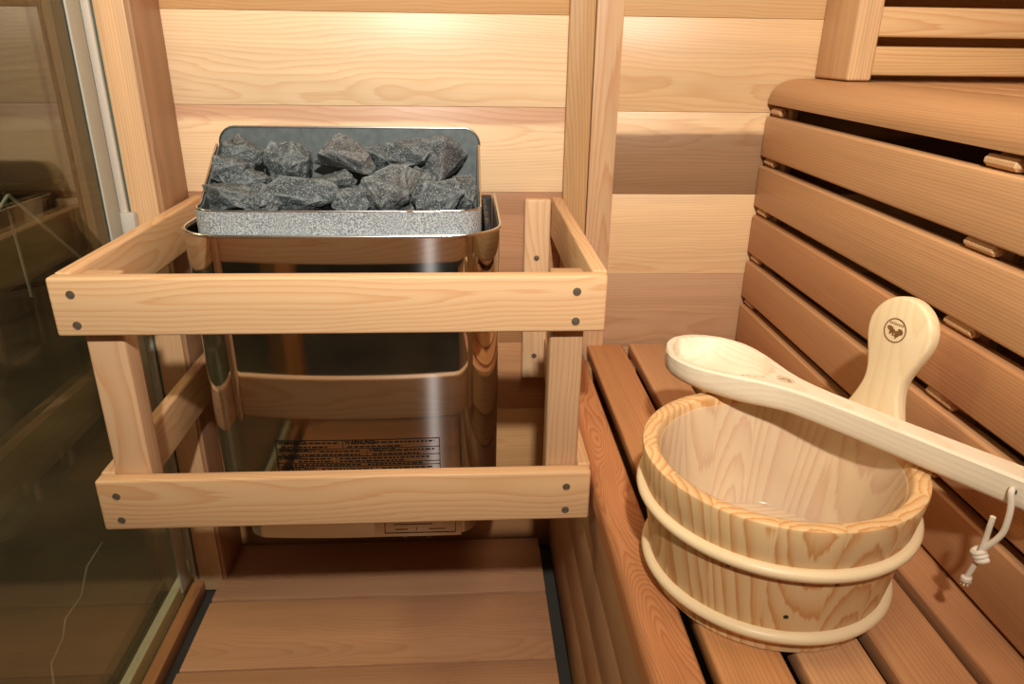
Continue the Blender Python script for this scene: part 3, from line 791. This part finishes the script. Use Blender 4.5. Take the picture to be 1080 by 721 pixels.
def inset_out(d):
    res = []; n = len(outl)
    for i in range(n):
        a = Vector(outl[i-1]); b2 = Vector(outl[(i+1) % n]); t = (b2-a); 
        if t.length < 1e-6: t = Vector((1, 0))
        t.normalize(); nn = Vector((-t.y, t.x)); p = Vector(outl[i])
        res.append(p+nn*d)
    return res
vs = []; gs = []; TH = .0165
rings = [(.0035, 0), (.0012, .0010), (0, .0035), (0, TH-.0035), (.0012, TH-.001), (.0035, TH)]
for (ins, h) in rings:
    for p in inset_out(ins):
        q = hb+et*p.x+up*p.y-nin*(h-.0005); vs.append(q); gs.append((p.y+5, p.x+.012, h-.03+p.y*.03))
n = len(outl); fs = [(i*n+k, i*n+(k+1) % n, (i+1)*n+(k+1) % n, (i+1)*n+k) for i in range(5) for k in range(n)]
# faces: quads between both sides
def capf(base):
    r_ = []; hN = (n+1)//2
    for k in range(hN-1):
        a, b2 = k, k+1; c_, d_ = n-1-k, n-2-k
        if b2 == d_: r_.append((base+a, base+b2, base+c_))
        elif a != c_: r_.append((base+a, base+b2, base+d_, base+c_))
    return r_
fs += capf(0)+[f[::-1] for f in capf(5*n)]
m = MB(); m.add(vs, fs, gs, (.80, .62, .375)); hd = m.build('handle', PALE, pl, 45); hd['label'] = 'tall paddle-shaped handle'
# branded oval emblem on the handle : ring, a line of letters and two small figures
def emblem(parent, O, ex, ey, nz, R_, mat, name='emblem', wr=.0007, flat=1.):
    vs = []; fs = []; n = 48
    for r_ in (R_, R_-wr):
        for h in (.0, .00025):
            for k in range(n):
                a = 2*PI*k/n; vs.append(O+ex*(r_*math.cos(a))+ey*(r_*flat*math.sin(a))+nz*h)
    for k in range(n):
        k2 = (k+1) % n; fs += [(n+k, n+k2, 3*n+k2, 3*n+k), (k, k2, n+k2, n+k), (2*n+k, 2*n+k2, 3*n+k2, 3*n+k)]
    def blob(cx, cy, rx, ry, rot=0, m_=12):
        o = len(vs); vs.append(O+ex*cx+ey*cy*flat+nz*.00025)
        for k in range(m_):
            a = 2*PI*k/m_; x = rx*math.cos(a); y = ry*math.sin(a); x, y = x*math.cos(rot)-y*math.sin(rot), x*math.sin(rot)+y*math.cos(rot)
            vs.append(O+ex*(cx+x)+ey*((cy+y)*flat)+nz*.00025)
        for k in range(m_): fs.append((o, o+1+k, o+1+(k+1) % m_))
    s = R_/.0098
    for (a, b2, c_, d_, e_) in ((-.0042, .0008, .0030, .0019, -.2), (-.0012, -.0010, .0022, .0017, .3), (-.0034, -.0024, .0010, .0018, 0), (-.0008, -.0032, .0008, .0016, .2),
                                (.0034, -.0012, .0030, .0020, .25), (.0060, -.0002, .0014, .0018, 0), (.0024, -.0036, .0022, .0010, .1), (.0044, .0016, .0022, .0008, 0), (.0022, -.0050, .0007, .0014, 0)):
        blob(a*s, b2*s, c_*s, d_*s, e_)
    # row of letter-like strokes across the upper part
    for k in range(8):
        x = (-.0056+k*.0016)*s; blob(x, .0052*s, .00055*s, .0011*s, -.1, 6)
    return raw(name, vs, fs, mat, parent)
O = hb+up*.1050+et*.003+nin*.0007
emblem(hd, O, -et, up, nin, .0125, BURN, wr=.0012)

# ------------------------------------------------------------------ ladle
LO = Vector((.27, -.5, .6062)); lax = Vector((.5665, -.8240, 0)).normalized(); lpr = Vector((.8240, .5665, 0)).normalized(); LO = LO+lpr*.0195
ld = empty('sauna_ladle', (LO.x, LO.y, .570), 'long pale wooden ladle lying across the pail rim with its bowl at the left', 'ladle')
LEN = .352
def w_(s):
    P_ = [(-.0615, 0), (-.0600, .0125), (-.055, .0240), (-.045, .0360), (-.030, .0462), (-.012, .0515), (.003, .0525), (.020, .0495), (.040, .0425), (.060, .0335), (.080, .0245), (.100, .0180), (.120, .0145), (.140, .0130), (.18, .0120), (.25, .0125), (.345, .0135), (.352, .0125)]
    for i in range(len(P_)-1):
        if s <= P_[i+1][0]:
            u = (s-P_[i][0])/(P_[i+1][0]-P_[i][0]); return P_[i][1]+(P_[i+1][1]-P_[i][1])*u
    return P_[-1][1]
def thick(s):
    if s < -.045: return .024+.011*math.sqrt(max(0, (s+.0615)/.0165))
    if s < .05: return .035
    if s < .11: u = (s-.05)/.06; u = u*u*(3-2*u); return .035-.005*u
    if s > LEN-.006: return .030-.004*((s-LEN+.006)/.006)**2
    return .030
ss = [-.0612, -.0605, -.0590, -.0570, -.055, -.052, -.048, -.044, -.039, -.034]+[-.028+.005*k for k in range(36)]+[.157+.015*k for k in range(13)]+[.346, .350, LEN]
NT = 26; NBm = 22
m = MB(); vs = []; gs = []
for s in ss:
    w = max(w_(s), .0015); t = thick(s)
    # cavity
    wi = 0; 
    if -.053 < s < .073:
        u = (s-.010)/.063; wi = (w-.0085)*min(1, math.sqrt(max(0, 1-abs(u)**6))); dep = .027*math.sqrt(max(0, 1-abs((s-.004)/.068)**2.4)); 
        if wi < .002: wi = 0
    er_ = min(.0025, w*.4)
    for k in range(NT):
        u = -1+2*k/(NT-1); x = u*(w-er_); z = 0
        if wi > 0 and abs(x) < wi: z = -dep*(1-(abs(x)/wi)**2.6)**.75
        vs.append(LO+lax*s+lpr*x+Vector((0, 0, z))); gs.append((s*.35+9, x*.8+.01, z*2.2+.035+s*.12))
    for k in range(NBm):
        a = PI*k/(NBm-1)       # from +x side round the bottom to -x side
        ca, sa = math.cos(a), math.sin(a); e_ = .42 if s > .09 else (.42+.16*min(1, (.09-s)/.08))
        x = math.copysign(abs(ca)**e_, ca)*w; z = -er_-(t-er_)*(abs(sa)**e_)
        vs.append(LO+lax*s+lpr*x+Vector((0, 0, z))); gs.append((s*.6+9, x+.01, z+.055+s*.02))
n = NT+NBm; fs = []
for i in range(len(ss)-1):
    for k in range(n): fs.append((i*n+k, i*n+(k+1) % n, (i+1)*n+(k+1) % n, (i+1)*n+k))
fs.append(tuple(range(n))); fs.append(tuple((len(ss)-1)*n+k for k in range(n))[::-1])
m.add(vs, fs, gs, (.80, .685, .51)); lb_ = m.build('ladle_body', PALE, ld, 40)
O = LO+lax*.0905+Vector((0, 0, .0003))
emblem(ld, O, lax, -lpr, Vector((0, 0, 1)), .0098, BURNL, 'emblem', .0005, .62)
# hole in the near side and cord
HP = LO+lax*.3165-lpr*.0133+Vector((0, 0, -.0130))
M = (-lpr).to_track_quat('Z', 'Y').to_matrix().to_4x4(); M.translation = HP
vs = []; fs = []; n = 20
for (q, h) in ((.0036, .0010), (.0034, .0014), (.0030, .0002)):
    for k in range(n): vs.append(M @ Vector((q*math.cos(2*PI*k/n), q*math.sin(2*PI*k/n), h)))
for i in range(2):
    for k in range(n): fs.append((i*n+k, i*n+(k+1) % n, (i+1)*n+(k+1) % n, (i+1)*n+k))
fs.append(tuple(2*n+k for k in range(n))); raw('cord_hole', vs, fs, HOLE, ld, 40)
sd_ = -lpr*.0045
def cp(x, y, z, d=0.): return Vector((x, y, z))-lpr*d
cordpts = [HP+lpr*.004, HP-lpr*.003+Vector((0, 0, .0002)), cp(.4560, -.7600, .5800, .0035), cp(.4566, -.7606, .5660, .0035), cp(.4562, -.7600, .5540, .003), cp(.4540, -.7570, .5430, .003), cp(.4510, -.7530, .5330, .003), cp(.4498, -.7515, .5270, .003)]
vs, fs = tube_geo(spline(cordpts), .0026, 10); c0 = raw('cord', vs, fs, CORD, ld, 60)
KN = cp(.4495, -.7510, .5240, .003)
vs, fs = tube_geo(spline([KN+Vector((0, 0, .004)), cp(.4502, -.7515, .5420, .003), cp(.4502, -.7520, .5560, .004), cp(.4503, -.7522, .5650, .004)]), .0024, 10); raw('cord_tail', vs, fs, CORD, ld, 60)
vs, fs = tube_geo(spline([KN, cp(.4485, -.7495, .5100, .003), cp(.4475, -.7480, .5000, .003), cp(.4468, -.7470, .4935, .003)]), .0025, 10); raw('cord_tail', vs, fs, CORD, ld, 60)
kx = lax*.6+Vector((0, 0, -.8)); kx.normalize(); ky = kx.cross(lpr).normalized()
pts = [KN+kx*(-.0055+.011*k/40)+(ky*math.cos(2*PI*3*k/40)+lpr*math.sin(2*PI*3*k/40))*.0044 for k in range(41)]
vs, fs = tube_geo(pts, .0025, 10); raw('knot', vs, fs, CORD, ld, 60)
K2 = cp(.4470, -.7475, .4945, .003)
pts = [K2+(Vector((0, 0, 1))*(-.002+.004*k/30))+(lax*math.cos(2*PI*2.2*k/30)+lpr*math.sin(2*PI*2.2*k/30))*.0026 for k in range(31)]
vs, fs = tube_geo(pts, .0022, 8); raw('knot', vs, fs, CORD, ld, 60)
# frayed ends
for q in range(5):
    d = Vector((math.cos(q*1.3)*.003, math.sin(q*1.3)*.003, -.006))
    vs, fs = tube_geo([K2, K2+d*.6, K2+d], .0008, 6); raw('fray', vs, fs, CORD, ld)

# ------------------------------------------------------------------ outside the glass
ch = empty('wire_leg_chair', (-1.62, 1.35, -.08), 'dark shell chair on crossed white wire legs outside the glass', 'chair')
vs = []; fs = []; n = 28; mm_ = 10
for j in range(mm_+1):
    for k in range(n):
        a = 2*PI*k/n; v_ = j/mm_; r_ = .235*math.sin(PI/2*min(1, v_*1.15+.02)); back = max(0, math.sin(a))
        z = .455+.02*v_*v_+(.17*back**1.5+.02)*v_**3
        vs.append((-1.62+r_*math.cos(a)*1.05, 1.42+r_*math.sin(a), z))
for j in range(mm_):
    for k in range(n): fs.append((j*n+k, j*n+(k+1) % n, (j+1)*n+(k+1) % n, (j+1)*n+k))
fs.append(tuple(range(n))[::-1])
so = raw('seat_shell', vs, fs, SEATM, ch, 60); md = so.modifiers.new('t', 'SOLIDIFY'); md.thickness = .012
for (a, b2) in (((-1.50, 1.23, .455), (-1.46, 1.78, -.08)), ((-1.50, 1.23, .455), (-1.86, .98, -.08)), ((-1.74, 1.60, .455), (-1.86, 1.20, -.08)), ((-1.74, 1.60, .455), (-1.84, 1.78, -.08))):
    vs, fs = tube_geo([a, b2], .006, 10); raw('leg', vs, fs, WIREM, ch, 60)
c_ = spline([(-3.3, 1.3, -.074), (-2.5, 1.50, -.074), (-2.05, 1.80, -.074), (-1.80, 1.98, -.074), (-1.3, 2.2, -.074), (-.7, 2.3, -.074)])
vs, fs = tube_geo(c_, .012, 8); tag(raw('power_cable', vs, fs, BLACKP, None, 60), 'black cable snaking over the dark floor outside the glass', 'cable')
random.seed(8)
cr_ = []
p0 = [(-.80, .10), (-.795, .02), (-.765, -.07), (-.765, -.13), (-.745, -.18), (-.735, -.24), (-.705, -.29), (-.70, -.36)]
left = []; right = []
for (x, y) in p0:
    w = random.uniform(.001, .0025); left.append((x-w, y)); right.append((x+w, y))
vs = [(x, y, -.0805) for x, y in left]+[(x, y, -.0805) for x, y in right]+[(x, y, -.0790) for x, y in left]+[(x, y, -.0790) for x, y in right]
n = len(p0); fs = []
for k in range(n-1): fs += [(2*n+k, 2*n+k+1, 3*n+k+1, 3*n+k), (k, k+1, 2*n+k+1, 2*n+k), (n+k, n+k+1, 3*n+k+1, 3*n+k)]
structure(raw('trim_9', vs, fs, CRACK))

# ------------------------------------------------------------------ camera
R = Matrix(((.99820263, -.05851442, .0129446), (-.0102367, -.37930536, -.92521492), (.05904838, .92341946, -.3792226)))
cam = bpy.data.cameras.new('camera'); co = bpy.data.objects.new('camera', cam); COL.objects.link(co)
cam.sensor_fit = 'HORIZONTAL'; cam.sensor_width = 36.; cam.lens = 768.16/1080*36.; cam.clip_start = .02
Mx = Matrix((R[0], -R[1], -R[2])).transposed()      # columns: right, up, back
co.matrix_world = Matrix.Translation((0, -1.25, .935)) @ Mx.to_4x4()
S.camera = co

# ------------------------------------------------------------------ light
fl_ = bpy.data.lights.new('flash', 'SPOT'); fo_ = bpy.data.objects.new('flash', fl_); COL.objects.link(fo_)
fo_.location = (.02, -1.58, 1.545); fl_.energy = 124.; fl_.color = (1., .945, .86); fl_.shadow_soft_size = .026
fl_.spot_size = math.radians(106); fl_.spot_blend = 1.
tgt = Vector((.04, 0, 1.10)); fo_.rotation_euler = (tgt-fo_.location).to_track_quat('-Z', 'Y').to_euler()
# dim warm fill under the ceiling, unseen and added for ambient light
la = bpy.data.lights.new('overhead_fill', 'AREA'); lo_ = bpy.data.objects.new('overhead_fill', la); COL.objects.link(lo_)
lo_.location = (.25, -.85, 1.93); la.shape = 'DISK'; la.size = .5; la.energy = 5.; la.color = (1., .80, .58)
lb2 = bpy.data.lights.new('outside_fill', 'AREA'); lo2 = bpy.data.objects.new('outside_fill', lb2); COL.objects.link(lo2)  # unseen fill, added to lift the dark floor and chair beyond the glass
lo2.location = (-2.4, -.2, 2.3); lb2.shape = 'DISK'; lb2.size = .6; lb2.energy = 34.; lb2.color = (1., .92, .70)
w = bpy.data.worlds.new('world'); S.world = w; w.use_nodes = True
w.node_tree.nodes['Background'].inputs[0].default_value = (.05, .048, .04, 1); w.node_tree.nodes['Background'].inputs[1].default_value = .35
S.view_settings.view_transform = 'Standard'; S.view_settings.look = 'None'; S.view_settings.exposure = 0.; S.view_settings.gamma = 1.
S.view_settings.use_curve_mapping = False
